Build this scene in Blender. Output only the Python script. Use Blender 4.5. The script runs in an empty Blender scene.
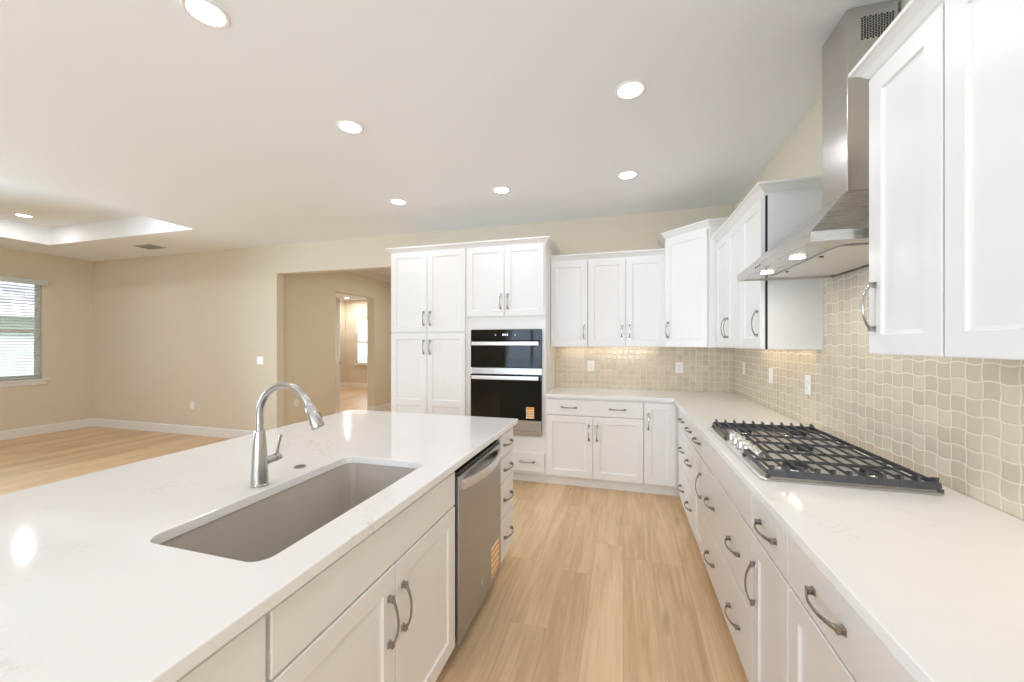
import bpy, bmesh, math, random
from mathutils import Vector, Matrix
random.seed(7)
PI = math.pi
C = bpy.context.scene.collection
S = bpy.context.scene

# ------------------------------------------------------------------ camera, world, exposure
cam_d = bpy.data.cameras.new('camera'); cam = bpy.data.objects.new('camera', cam_d); C.objects.link(cam)
cam_d.sensor_width = 36; cam_d.lens = 388.08/1024*36; cam_d.shift_y = 2.61/1024; cam_d.shift_x = .7/1024; cam_d.clip_start = .02
cam.location = (0, 0, 1.4096); cam.rotation_euler = (PI/2, 0, .2801)
S.camera = cam
S.view_settings.view_transform = 'Standard'; S.view_settings.look = 'None'
S.view_settings.gamma = 1; S.view_settings.use_curve_mapping = False
S.view_settings.exposure = 0.08
try:
    S.cycles.use_denoising = True
    S.cycles.max_bounces = 12; S.cycles.diffuse_bounces = 8; S.cycles.glossy_bounces = 6
    S.cycles.transparent_max_bounces = 12; S.cycles.caustics_reflective = False
    S.cycles.sample_clamp_indirect = 6
except Exception: pass
W = bpy.data.worlds.new('sky'); S.world = W; W.use_nodes = True
bg = W.node_tree.nodes['Background']; bg.inputs[0].default_value = (.86, .93, 1, 1); bg.inputs[1].default_value = 2.2
# watts and colours of the recessed lamps, the rear door daylight and the added window fills
P = dict(lamp=2.35, tray=3.4, hall=26, far=22, door=52, rear_fill=4, kitchen_fill=92, left_fill=265)
LC = dict(lamp=(.95, .94, 1.02), tray=(.95, .97, 1), hall=(.98, .99, .93), far=(1, .97, .95), door=(.72, .97, 1.34), rear_fill=(.9, .95, 1), kitchen_fill=(.90, 1, 1.13), left_fill=(.77, 1, 1.2))

def daylight(name, loc, rot, sx, sy, w, col=(.90, .95, 1)):
    l = bpy.data.lights.new(name, 'AREA'); l.shape = 'RECTANGLE'; l.size = sx; l.size_y = sy; l.energy = w; l.color = col
    o = bpy.data.objects.new(name, l); C.objects.link(o); o.location = loc; o.rotation_euler = rot
    return o
# daylight by the rear sliding door, then three fill lights at added, unseen windows
daylight('daylight_rear_door', (-2.15, -3.75, 1.15), (PI/2+.6, 0, 0), 2.4, 2.2, P['door'], LC['door'])
daylight('fill_rear_window', (-6.3, -3.62, 1.5), (PI/2, 0, 0), 2.6, 1.5, P['rear_fill'], LC['rear_fill'])
daylight('fill_kitchen_window', (.15, -3.75, 1.45), (PI/2+.7, 0, 0), 1.3, 1.3, P['kitchen_fill'], LC['kitchen_fill'])
daylight('fill_left_window', (-8.98, .7, 1.5), (0, -PI/2-.25, 0), 1.5, 1.7, P['left_fill'], LC['left_fill'])

sun = bpy.data.lights.new('sun', 'SUN'); sun.energy = 2.6; sun.angle = .01; sun_o = bpy.data.objects.new('sun', sun); C.objects.link(sun_o)
sun_o.rotation_euler = (0, math.radians(48), 0)     # high over our roof, onto the neighbour's facade
# ------------------------------------------------------------------ materials
def nt(name):
    m = bpy.data.materials.new(name); m.use_nodes = True
    return m, m.node_tree, m.node_tree.nodes['Principled BSDF']
def flat(name, col, rough=.4, metal=0, spec=.5, emit=None, estr=0):
    m, t, b = nt(name)
    b.inputs['Base Color'].default_value = (*col, 1); b.inputs['Roughness'].default_value = rough
    b.inputs['Metallic'].default_value = metal; b.inputs['Specular IOR Level'].default_value = spec
    if emit: b.inputs['Emission Color'].default_value = (*emit, 1); b.inputs['Emission Strength'].default_value = estr
    return m
class N:      # tiny node expression helper
    def __init__(s, t): s.t = t
    def new(s, k, **kw):
        n = s.t.nodes.new(k)
        for a, v in kw.items(): setattr(n, a, v)
        return n
    def put(s, sock, v):
        if isinstance(v, bpy.types.NodeSocket): s.t.links.new(v, sock)
        elif v is not None: sock.default_value = v
    def m(s, op, a, b=None, c=None):
        n = s.new('ShaderNodeMath', operation=op); s.put(n.inputs[0], a); s.put(n.inputs[1], b)
        if c is not None: s.put(n.inputs[2], c)
        return n.outputs[0]
    def obj(s):
        o = s.new('ShaderNodeTexCoord').outputs['Object']; x = s.new('ShaderNodeSeparateXYZ'); s.put(x.inputs[0], o)
        return o, x.outputs[0], x.outputs[1], x.outputs[2]
    def xyz(s, a, b, c):
        n = s.new('ShaderNodeCombineXYZ'); s.put(n.inputs[0], a); s.put(n.inputs[1], b); s.put(n.inputs[2], c); return n.outputs[0]
    def noise(s, v, scale, detail=3, rough=.5, dist=0):
        n = s.new('ShaderNodeTexNoise'); s.put(n.inputs['Vector'], v); n.inputs['Scale'].default_value = scale
        n.inputs['Detail'].default_value = detail; n.inputs['Roughness'].default_value = rough; n.inputs['Distortion'].default_value = dist
        return n.outputs[0]
    def white(s, v):
        n = s.new('ShaderNodeTexWhiteNoise', noise_dimensions='3D'); s.put(n.inputs['Vector'], v); return n.outputs[0]
    def mix(s, f, a, b):
        n = s.new('ShaderNodeMix', data_type='RGBA'); s.put(n.inputs[0], f)
        s.put(n.inputs[6], (*a, 1) if isinstance(a, tuple) else a); s.put(n.inputs[7], (*b, 1) if isinstance(b, tuple) else b); return n.outputs[2]
    def ramp(s, f, lo, hi):
        n = s.new('ShaderNodeMapRange', interpolation_type='SMOOTHSTEP'); s.put(n.inputs[0], f); n.inputs[1].default_value = lo; n.inputs[2].default_value = hi
        return n.outputs[0]
    def bump(s, h, dist, strength=1):
        n = s.new('ShaderNodeBump'); s.put(n.inputs['Height'], h); n.inputs['Distance'].default_value = dist; n.inputs['Strength'].default_value = strength
        return n.outputs[0]

M = {}
M['paint'] = flat('white_cabinet_paint', (.815, .80, .78), .32)
M['trim'] = flat('white_trim_paint', (.84, .82, .80), .35)
M['plate'] = flat('white_plastic', (.88, .87, .85), .3)
M['dark'] = flat('dark_gap', (.012, .012, .012), .6)
M['black'] = flat('black_enamel', (.02, .02, .021), .35)
M['iron'] = flat('cast_iron_grey', (.062, .062, .068), .42)
M['blackglass'] = flat('black_glass', (.005, .004, .003), .04, 0, .35)
M['chrome'] = flat('polished_metal', (.78, .77, .75), .12, 1)
M['nickel'] = flat('brushed_nickel', (.40, .375, .34), .25, 1)
M['faucet'] = flat('brushed_steel_faucet', (.52, .50, .47), .26, 1)
M['lamp'] = flat('lamp_diffuser', (1, 1, 1), .5, 0, .5, (1, .97, .92), 9)
M['uclamp'] = flat('warm_strip_diffuser', (1, 1, 1), .5, 0, .5, (1, .82, .5), 1.5)
M['hoodlamp'] = flat('hood_lamp_diffuser', (1, 1, 1), .5, 0, .5, (1, .98, .94), 12)
M['display'] = flat('lit_display', (.1, .1, .1), .4, 0, .5, (.7, .8, 1), 1.4)
M['orange'] = flat('orange_sticker', (.85, .36, .05), .5)
M['paper'] = flat('white_sticker_paper', (.85, .80, .66), .5)
M['roofwhite'] = flat('white_fascia', (.8, .8, .8), .6)
M['blind'] = flat('white_blind_slat', (.85, .87, .86), .45)
_t = M['blind'].node_tree; _b = _t.nodes['Principled BSDF']; _tr = _t.nodes.new('ShaderNodeBsdfTranslucent'); _tr.inputs[0].default_value = (.85, .88, .86, 1)
_mx = _t.nodes.new('ShaderNodeMixShader'); _mx.inputs[0].default_value = .4
_t.links.new(_b.outputs[0], _mx.inputs[1]); _t.links.new(_tr.outputs[0], _mx.inputs[2]); _t.links.new(_mx.outputs[0], _t.nodes['Material Output'].inputs[0])
M['bar'] = flat('satin_steel_bar', (.82, .80, .77), .34, 1)
M['knob'] = flat('satin_knob', (.86, .85, .83), .30, 1)
M['pan'] = flat('satin_steel_pan', (.74, .72, .69), .38, .9)

def brushed(name, col, rough, axis='z'):
    m, t, b = nt(name); n = N(t); o, x, y, z = n.obj()
    v = {'z': n.xyz(n.m('MULTIPLY', x, 300.), n.m('MULTIPLY', y, 300.), n.m('MULTIPLY', z, 4.)),
         'h': n.xyz(n.m('MULTIPLY', x, 4.), n.m('MULTIPLY', y, 4.), n.m('MULTIPLY', z, 300.))}[axis]
    g = n.noise(v, 1, 2)
    b.inputs['Base Color'].default_value = (*col, 1); b.inputs['Metallic'].default_value = 1
    n.put(b.inputs['Roughness'], n.m('MULTIPLY_ADD', g, .08, rough-.04))
    n.put(b.inputs['Normal'], n.bump(g, .0004, .08))
    return m
M['steel'] = brushed('brushed_stainless', (.62, .60, .575), .27, 'h')
M['steelv'] = brushed('brushed_stainless_upright', (.60, .58, .56), .25, 'z')
M['dwsteel'] = brushed('brushed_stainless_door', (.46, .47, .48), .33, 'h')

def paint_wall(name, col):
    m, t, b = nt(name); n = N(t); o, *_ = n.obj()
    g = n.noise(o, 90, 3); b.inputs['Base Color'].default_value = (*col, 1); b.inputs['Roughness'].default_value = .55
    b.inputs['Specular IOR Level'].default_value = .3
    n.put(b.inputs['Normal'], n.bump(g, .002, .25)); return m
M['wall'] = paint_wall('beige_wall_paint', (.72, .648, .52))
M['ceil'] = paint_wall('white_ceiling_paint', (.885, .90, .915))
M['stucco'] = paint_wall('pale_green_siding', (.70, .80, .77))
M['grass'] = paint_wall('gravel_ground', (.32, .31, .27))

def wood():
    m, t, b = nt('oak_plank_floor'); n = N(t); o, x, y, z = n.obj()
    U = n.m('DIVIDE', x, .182); col = n.m('FLOOR', U); fu = n.m('FRACT', U)
    off = n.m('MULTIPLY', n.white(n.xyz(col, 3., 0.)), 1.5)
    V = n.m('DIVIDE', n.m('ADD', y, off), 1.5); row = n.m('FLOOR', V); fv = n.m('FRACT', V)
    r = n.white(n.xyz(col, row, 1.)); r2 = n.white(n.xyz(col, row, 7.))
    sx = n.m('MULTIPLY_ADD', r2, 9., x)
    grain = n.noise(n.xyz(n.m('MULTIPLY', sx, 30.), n.m('MULTIPLY', y, 1.6), r), 1, 5, .62, .6)
    fine = n.noise(n.xyz(n.m('MULTIPLY', sx, 160.), n.m('MULTIPLY', y, 4.), 0.), 1, 3)
    broad = n.noise(n.xyz(n.m('MULTIPLY', sx, 5.), n.m('MULTIPLY', y, .9), r2), 1, 3, .5, 1.2)
    knot = n.noise(n.xyz(n.m('MULTIPLY', sx, 7.), n.m('MULTIPLY', y, 2.2), 4.), 1, 2)
    f = n.m('ADD', n.m('MULTIPLY', grain, .45), n.m('ADD', n.m('MULTIPLY', broad, .35), n.m('ADD', n.m('MULTIPLY', fine, .15), n.m('MULTIPLY', r, .13))))
    c = n.mix(n.ramp(f, .30, .72), (.53, .345, .185), (.83, .61, .38))
    c = n.mix(n.m('MULTIPLY', n.ramp(knot, .66, .78), .35), c, (.33, .19, .095))
    gap = n.m('MAXIMUM', n.m('LESS_THAN', fu, .008), n.m('LESS_THAN', fv, .0014))
    c = n.mix(n.m('MULTIPLY', gap, .45), c, (.25, .15, .08))
    n.put(b.inputs['Base Color'], c); n.put(b.inputs['Roughness'], n.m('MULTIPLY_ADD', grain, .12, .34))
    b.inputs['Specular IOR Level'].default_value = .4
    n.put(b.inputs['Normal'], n.bump(n.m('SUBTRACT', n.m('MULTIPLY', grain, .3), gap), .0006, .4)); return m
M['floor'] = wood()

def quartz():
    m, t, b = nt('white_veined_quartz'); n = N(t); o, x, y, z = n.obj()
    d = n.noise(o, 1.6, 6, .6, 1.0)
    vein = n.m('SUBTRACT', 1., n.ramp(n.m('ABSOLUTE', n.m('SUBTRACT', d, .5)), 0., .012))
    mask = n.ramp(n.noise(o, 2.3, 3), .5, .68)
    sp = n.noise(o, 60, 3)
    v = n.m('MULTIPLY', n.m('MULTIPLY', vein, mask), n.m('MULTIPLY', n.ramp(sp, .35, .65), .5))
    cl = n.m('MULTIPLY', n.ramp(n.noise(o, 4.5, 5, .6, .5), .52, .8), .18)
    c = n.mix(cl, (.85, .84, .825), (.74, .72, .69)); c = n.mix(v, c, (.50, .46, .41))
    n.put(b.inputs['Base Color'], c); b.inputs['Roughness'].default_value = .09; b.inputs['Specular IOR Level'].default_value = .5
    return m
M['quartz'] = quartz()
M['sink'] = flat('taupe_granite_composite', (.50, .45, .40), .42)

def tile(name, axis):
    m, t, b = nt(name); n = N(t); o, x, y, z = n.obj()
    h = {'x': x, 'y': y}[axis]
    U = n.m('DIVIDE', h, .0605); V = n.m('DIVIDE', n.m('SUBTRACT', z, .90), .0558)
    U2 = n.m('ADD', U, n.m('MULTIPLY', n.m('SINE', n.m('MULTIPLY', V, PI)), .045))
    V2 = n.m('ADD', V, n.m('MULTIPLY', n.m('SINE', n.m('MULTIPLY', U, PI)), .072))
    fu, fv = n.m('FRACT', U2), n.m('FRACT', V2)
    du = n.m('MINIMUM', fu, n.m('SUBTRACT', 1., fu)); dv = n.m('MINIMUM', fv, n.m('SUBTRACT', 1., fv))
    e = n.ramp(n.m('MINIMUM', du, dv), .022, .055)
    r = n.white(n.xyz(n.m('FLOOR', U2), n.m('FLOOR', V2), 2.))
    body = n.mix(r, (.58, .50, .385), (.69, .605, .475))
    body = n.mix(n.m('MULTIPLY', n.ramp(n.noise(o, 25, 3), .4, .75), .3), body, (.64, .57, .46))
    n.put(b.inputs['Base Color'], n.mix(e, (.77, .69, .56), body))
    n.put(b.inputs['Roughness'], n.m('MULTIPLY_ADD', e, -.42, .6))
    hgt = n.m('ADD', n.ramp(n.m('MINIMUM', du, dv), .02, .16), n.m('MULTIPLY', n.noise(o, 14, 2), .5))
    n.put(b.inputs['Normal'], n.bump(hgt, .0022, .5)); return m
M['tile_y'] = tile('wavy_square_tile_right', 'y'); M['tile_x'] = tile('wavy_square_tile_back', 'x')

def shingle():
    m, t, b = nt('grey_roof_shingles'); n = N(t); o, x, y, z = n.obj()
    V = n.m('DIVIDE', z, .10); row = n.m('FLOOR', V); fv = n.m('FRACT', V)
    U = n.m('ADD', n.m('DIVIDE', y, .3), n.white(n.xyz(row, 0., 0.))); r = n.white(n.xyz(n.m('FLOOR', U), row, 0.))
    c = n.mix(r, (.30, .30, .33), (.62, .62, .66)); c = n.mix(n.m('LESS_THAN', fv, .2), c, (.2, .2, .22))
    n.put(b.inputs['Base Color'], c); b.inputs['Roughness'].default_value = .9; return m
M['shingle'] = shingle()
def pane():
    m, t, b = nt('window_pane_glass'); n = N(t); t.nodes.remove(b)
    tr = n.new('ShaderNodeBsdfTransparent'); gl = n.new('ShaderNodeBsdfGlossy'); gl.inputs['Roughness'].default_value = .02
    fr = n.new('ShaderNodeFresnel'); fr.inputs[0].default_value = 1.45; mx = n.new('ShaderNodeMixShader')
    t.links.new(fr.outputs[0], mx.inputs[0]); t.links.new(tr.outputs[0], mx.inputs[1]); t.links.new(gl.outputs[0], mx.inputs[2])
    t.links.new(mx.outputs[0], t.nodes['Material Output'].inputs[0]); return m
M['pane'] = pane()
def mesh_filter():
    m, t, b = nt('hood_filter_steel'); n = N(t); o, x, y, z = n.obj()
    b.inputs['Base Color'].default_value = (.74, .73, .70, 1); b.inputs['Metallic'].default_value = .85; b.inputs['Roughness'].default_value = .38
    s1 = n.m('SINE', n.m('MULTIPLY', y, 900.)); n.put(b.inputs['Normal'], n.bump(s1, .0006, .3)); return m
M['filter'] = mesh_filter()

# ------------------------------------------------------------------ mesh builder
class B:
    def __init__(s): s.v = []; s.f = []
    def add(s, vs, fs):
        k = len(s.v); s.v += [tuple(p) for p in vs]; s.f += [tuple(i+k for i in f) for f in fs]; return s
    def box(s, x0, x1, y0, y1, z0, z1):
        return s.add([(x, y, z) for x in (x0, x1) for y in (y0, y1) for z in (z0, z1)],
                     [(0, 1, 3, 2), (4, 6, 7, 5), (0, 4, 5, 1), (2, 3, 7, 6), (0, 2, 6, 4), (1, 5, 7, 3)])
    def prism(s, poly, a0, a1, axis='x'):      # poly in the other two axes (y,z) / (x,z) / (x,y)
        def p(q, a): return {'x': (a, q[0], q[1]), 'y': (q[0], a, q[1]), 'z': (q[0], q[1], a)}[axis]
        n = len(poly)
        return s.add([p(q, a0) for q in poly]+[p(q, a1) for q in poly],
                     [tuple(range(n)), tuple(range(2*n-1, n-1, -1))]+[(i, (i+1) % n, (i+1) % n+n, i+n) for i in range(n)])
    def rings(s, rings, cap0=True, cap1=True):
        n = len(rings[0]); vs = [p for r in rings for p in r]
        fs = [(j*n+i, j*n+(i+1) % n, (j+1)*n+(i+1) % n, (j+1)*n+i) for j in range(len(rings)-1) for i in range(n)]
        if cap0: fs.append(tuple(range(n-1, -1, -1)))
        if cap1: fs.append(tuple(range((len(rings)-1)*n, len(rings)*n)))
        return s.add(vs, fs)
    def lathe(s, prof, c=(0, 0, 0), n=28, axis='z'):
        R = []
        for r, h in prof:
            ring = []
            for i in range(n):
                a = 2*PI*i/n; u, v = max(r, 1e-4)*math.cos(a), max(r, 1e-4)*math.sin(a)
                q = {'z': (u, v, h), 'x': (h, u, v), 'y': (u, h, v)}[axis]
                ring.append((c[0]+q[0], c[1]+q[1], c[2]+q[2]))
            R.append(ring)
        return s.rings(R)
    def tube(s, pts, rad, n=12, flat=1.0, up=(0, 0, 1)):
        P = [Vector(p) for p in pts]; R = []
        for i, p in enumerate(P):
            t = (P[min(i+1, len(P)-1)]-P[max(i-1, 0)]).normalized(); u = Vector(up)
            if abs(t.dot(u)) > .95: u = Vector((1, 0, 0)) if abs(t.x) < .9 else Vector((0, 1, 0))
            a = t.cross(u).normalized(); b = a.cross(t).normalized(); r = rad[i] if isinstance(rad, (list, tuple)) else rad
            R.append([p+a*(r*math.cos(2*PI*k/n))+b*(r*flat*math.sin(2*PI*k/n)) for k in range(n)])
        return s.rings(R)
    def strap(s, pts, w, th):     # pts: (a, n) along/out ; rectangular bar ; w list or number = width in third axis
        pass
    def build(s, name, mat, parent=None, loc=(0, 0, 0), bevel=0, smooth=False, kind=None, seg=2):
        me = bpy.data.meshes.new(name); me.from_pydata(s.v, [], s.f); me.materials.append(mat)
        bm = bmesh.new(); bm.from_mesh(me); bmesh.ops.remove_doubles(bm, verts=bm.verts, dist=1e-6)
        bmesh.ops.recalc_face_normals(bm, faces=bm.faces)
        if smooth:
            for f in bm.faces: f.smooth = True
            for e in bm.edges:
                if len(e.link_faces) == 2 and e.calc_face_angle(0) > .6: e.smooth = False
        bm.to_mesh(me); bm.free()
        o = bpy.data.objects.new(name, me); C.objects.link(o); o.location = loc
        if parent: o.parent = parent
        if bevel:
            md = o.modifiers.new('bevel', 'BEVEL'); md.width = bevel; md.segments = seg; md.limit_method = 'ANGLE'; md.angle_limit = .6
        if kind: o['kind'] = kind
        return o
def tag(o, label, cat, group=None):
    o['label'] = label; o['category'] = cat
    if group: o['group'] = group
    return o
def thing(name, label, cat, loc=(0, 0, 0), rz=0, group=None):
    o = bpy.data.objects.new(name, None); C.objects.link(o); o.location = loc; o.rotation_euler = (0, 0, rz); o.empty_display_size = .1
    return tag(o, label, cat, group)
def child(o, parent, loc=None):
    c = o.copy(); C.objects.link(c); c.parent = parent
    if loc is not None: c.location = loc
    return c
def struct(b, name, mat, **k): return b.build(name, mat, kind='structure', **k)

# ------------------------------------------------------------------ the room
ZC = 2.8155; XW, YW = 1.09, 4.408; XL, YR = -8.72, -3.5; T = .12
b = B(); b.box(-9.0, 1.3, -3.6, 10.9, -.1, 0); struct(b, 'floor', M['floor'])
# ceiling with a tray recess over the living area
TX0, TX1, TY0, TY1, TZ = -7.86, -5.07, -1.6, 3.50, 3.06
b = B()
b.box(TX1, XW+T, YR-T, YW+T, ZC, TZ+.1).box(XL-T, TX0, YR-T, YW+T, ZC, TZ+.1)
b.box(TX0, TX1, TY1, YW+T, ZC, TZ+.1).box(TX0, TX1, YR-T, TY0, ZC, TZ+.1).box(TX0, TX1, TY0, TY1, TZ, TZ+.1)
b.box(-9, XW+T, YW+T, 10.9, ZC, TZ+.1)
struct(b, 'ceiling', M['ceil'])
# walls
b = B(); b.box(XL-T, -4.76, YW, YW+T, 0, ZC).box(-4.76, -2.60, YW, YW+T, 2.41, ZC).box(-2.60, XW+T, YW, YW+T, 0, ZC)
struct(b, 'wall_back', M['wall'])
b = B(); b.box(XW, XW+T, YR, YW, 0, ZC); struct(b, 'wall_right', M['wall'])
WY0, WY1, WZ0, WZ1 = 2.88, 3.80, .865, 2.375
def wall_x(x0, x1, y0, y1, holes):
    b = B(); y = y0
    for (a, c, z0, z1) in holes:
        b.box(x0, x1, y, a, 0, ZC)
        if z0 > 0: b.box(x0, x1, a, c, 0, z0)
        b.box(x0, x1, a, c, z1, ZC); y = c
    b.box(x0, x1, y, y1, 0, ZC); return b
struct(wall_x(XL-T, XL, YR, YW, [(-.2, 1.6, .865, 2.375), (WY0, WY1, WZ0, WZ1)]), 'wall_left', M['wall'])
b = B(); b.box(XL, -7.7, YR-T, YR, 0, ZC).box(-7.7, -4.9, YR-T, YR, 0, .7).box(-7.7, -4.9, YR-T, YR, 2.3, ZC)
b.box(-4.9, -3.4, YR-T, YR, 0, ZC).box(-3.4, -.9, YR-T, YR, 2.42, ZC).box(-.9, -.55, YR-T, YR, 0, ZC).box(-.55, .85, YR-T, YR, 0, .9).box(-.55, .85, YR-T, YR, 2.3, ZC).box(.85, XW, YR-T, YR, 0, ZC)
struct(b, 'wall_rear', M['wall'])
HX = -4.83
struct(wall_x(HX-.15, HX, YW+T, 10.75, [(5.667, 6.773, 0, 2.33)]), 'wall_hall', M['wall'])
b = B(); b.box(-1.2, -1.1, YW+T, 10.75, 0, ZC); struct(b, 'wall_hall_right', M['wall'])
FY = 10.75
b = B(); b.box(-8.9, -8.36, FY, FY+.1, 0, ZC).box(-8.36, -7.2, FY, FY+.1, 0, .74).box(-8.36, -7.2, FY, FY+.1, 2.24, ZC).box(-7.2, -1.1, FY, FY+.1, 0, ZC)
struct(b, 'wall_far', M['wall'])
b = B(); b.box(-8.87, -8.77, YW+T, FY, 0, ZC); struct(b, 'wall_far_left', M['wall'])
# baseboards: profile swept along each wall
def baseboard(name, pts, t=.014, h=.135):
    b = B()
    for (x0, y0, x1, y1, nx, ny) in pts:
        if nx:
            X0 = x0; b.prism([(X0, 0), (X0+nx*t, 0), (X0+nx*t, h-.015), (X0+nx*t*.45, h), (X0, h)], y0, y1, 'y')
        else:
            b.prism([(y0, 0), (y0+ny*t, 0), (y0+ny*t, h-.015), (y0+ny*t*.45, h), (y0, h)], x0, x1, 'x')
    return struct(b, name, M['trim'])
baseboard('baseboard_left', [(XL, YR, XL, YW, 1, 0)])
baseboard('baseboard_back', [(XL+.014, YW, -4.76, YW, 0, -1)])
baseboard('baseboard_hall', [(HX, YW+T, HX, 5.667, 1, 0), (HX, 6.773, HX, FY, 1, 0)])
baseboard('baseboard_jamb', [(HX-.15, 6.773, HX+.014, 6.773, 0, -1)])
baseboard('baseboard_far', [(-8.756, FY, -1.2, FY, 0, -1)])
baseboard('baseboard_far_left', [(-8.77, YW+T, -8.77, FY, 1, 0)])
# crown moulding in the hall
b = B(); b.prism([(HX, ZC), (HX, ZC-.09), (HX+.012, ZC-.09), (HX+.03, ZC-.06), (HX+.075, ZC-.018), (HX+.085, ZC)], YW+T, FY, 'y')
struct(b, 'trim_1', M['trim'])

# windows
def window(name, x, y0, y1, z0, z1):
    f = B(); d = .04; xo = x-.09
    f.box(xo, xo+d, y0, y0+.05, z0, z1).box(xo, xo+d, y1-.05, y1, z0, z1).box(xo, xo+d, y0+.05, y1-.05, z0, z0+.06).box(xo, xo+d, y0+.05, y1-.05, z1-.05, z1)
    zm = z0+(z1-z0)*.485; f.box(xo, xo+d+.01, y0+.05, y1-.05, zm-.025, zm+.025)
    o = struct(f, name, M['trim'], bevel=.003)
    b = B(); b.box(xo+.015, xo+.02, y0+.05, y1-.05, z0+.06, zm-.025).box(xo+.015, xo+.02, y0+.05, y1-.05, zm+.025, z1-.05)
    b.build('window_pane', M['pane'], o)
    b = B(); b.box(x-.05, x+.045, y0-.06, y1+.06, z0-.022, z0).box(x, x+.016, y0-.04, y1+.04, z0-.09, z0-.022)
    b.build('window_sill', M['trim'], o, bevel=.003)
    return o
window('window_1', XL, WY0, WY1, WZ0, WZ1); window('added_window_2', XL, -.2, 1.6, .865, 2.375)  # the second one is added out of view to bring in fill light
def blind(label, x, y0, y1, z0, z1, group=None):
    t = thing('window_blind', label, 'blind', (x, (y0+y1)/2, z0), 0, group)
    h = (y1-y0)/2
    b = B(); b.box(.0, .055, -h-.045, h+.045, z1-z0-.055, z1-z0+.02); b.build('valance', M['blind'], t, bevel=.004)
    b = B(); n = int((z1-z0-.1)/.044)
    for i in range(n):
        z = .05+i*.044; a = .12
        b.add([(-.045+.025-.024*math.cos(a), s*(h-.012), z-.024*math.sin(a)+dz) for s in (-1, 1) for dz in (0, .003)] +
              [(-.045+.025+.024*math.cos(a), s*(h-.012), z+.024*math.sin(a)+dz) for s in (-1, 1) for dz in (0, .003)],
              [(0, 2, 6, 4), (1, 5, 7, 3), (0, 1, 3, 2), (4, 6, 7, 5), (0, 4, 5, 1), (2, 3, 7, 6)])
    b.build('slats', M['blind'], t)
    b = B(); b.box(-.045, .0, -h+.012, h-.012, .008, .03); b.build('bottom_rail', M['blind'], t, bevel=.003)
    for s in (-.62, .62):
        b = B(); b.tube([(-.02, s*h, .02), (-.02, s*h, z1-z0-.05)], .0018, 6); b.build('cord', M['blind'], t)
    return t
blind('white slatted blind lowered over the window in the left wall', XL, WY0, WY1, WZ0, WZ1)
# window of the far room and door leaf
f = B(); x0, x1, z0, z1 = -8.36, -7.2, .74, 2.24
f.box(x0, x0+.05, FY+.02, FY+.06, z0, z1).box(x1-.05, x1, FY+.02, FY+.06, z0, z1).box(x0+.05, x1-.05, FY+.02, FY+.06, z0, z0+.05).box(x0+.05, x1-.05, FY+.02, FY+.06, z1-.05, z1).box(x0+.05, x1-.05, FY+.015, FY+.06, 1.42, 1.49)
w3 = struct(f, 'window_3', M['trim'])
b = B(); b.box(x0+.05, x1-.05, FY+.035, FY+.04, z0+.05, 1.42).box(x0+.05, x1-.05, FY+.035, FY+.04, 1.49, z1-.05); b.build('window_pane', M['pane'], w3)
b = B(); b.box(x0-.06, x1+.06, FY-.04, FY+.02, z0-.025, z0); b.build('window_sill', M['trim'], w3)
daylight('daylight_far_window', (-7.8, FY+.3, 1.5), (-PI/2, 0, 0), 1.1, 1.4, 20, (.95, .98, 1))
dl = B(); hinge = (-5.0, 5.70); al = PI-math.radians(60.6)
rw, rh = .82, 2.03+.25
def rect_rings(x0, x1, z0, z1, y): return [(x0, y, z0), (x1, y, z0), (x1, y, z1), (x0, y, z1)]
def shaker(w, h, st=.062, dep=.009, th=.02, slope=.012, mids=()):
    """recessed panel front, centred, back plane y=0, front y=-th, optional mid rails (z0,z1) relative to centre"""
    b = B(); x = w/2; z = h/2; e = .0025
    b.rings([rect_rings(-x, x, -z, z, 0), rect_rings(-x, x, -z, z, -th+e), rect_rings(-x+e, x-e, -z+e, z-e, -th)], True, False)
    lv = [-z+e]+[q for m_ in mids for q in m_]+[z-e]; y = -th
    edges = [(lv[2*i], lv[2*i+1]) for i in range(len(lv)//2)]
    xs = x-e; xi = xs-st+e
    b.add([(-xs, y, -z+e), (-xi, y, -z+e), (-xi, y, z-e), (-xs, y, z-e)], [(0, 1, 2, 3)])
    b.add([(xi, y, -z+e), (xs, y, -z+e), (xs, y, z-e), (xi, y, z-e)], [(0, 1, 2, 3)])
    for k, (a, c) in enumerate(edges):
        ra = st if k == 0 else 0; rc = st if k == len(edges)-1 else 0
        za, zc = a+ra-(e if ra else 0), c-rc+(e if rc else 0)
        if ra: b.add([(-xi, y, a), (xi, y, a), (xi, y, za), (-xi, y, za)], [(0, 1, 2, 3)])
        if rc: b.add([(-xi, y, zc), (xi, y, zc), (xi, y, c), (-xi, y, c)], [(0, 1, 2, 3)])
        b.rings([rect_rings(-xi, xi, za, zc, y), rect_rings(-xi+slope*.3, xi-slope*.3, za+slope*.3, zc-slope*.3, y+dep*.75), rect_rings(-xi+slope, xi-slope, za+slope, zc-slope, y+dep)], False, True)
        if k < len(edges)-1: b.add([(-xi, y, c), (xi, y, c), (xi, y, edges[k+1][0]), (-xi, y, edges[k+1][0])], [(0, 1, 2, 3)])
    return b
def slab(w, h, th=.02, e=.003):
    b = B(); x = w/2; z = h/2
    b.rings([rect_rings(-x, x, -z, z, 0), rect_rings(-x, x, -z, z, -th+e), rect_rings(-x+e*.35, x-e*.35, -z+e*.35, z-e*.35, -th+e*.35), rect_rings(-x+e, x-e, -z+e, z-e, -th)])
    return b
lf = shaker(rw, rh, .11, .008, .035, .012, [(-.15, .0)]).build('door_1', M['trim'], kind='structure')
lf.rotation_euler = (0, 0, al); lf.location = (hinge[0]+rw/2*math.cos(al), hinge[1]+rw/2*math.sin(al), rh/2+.01)
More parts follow.
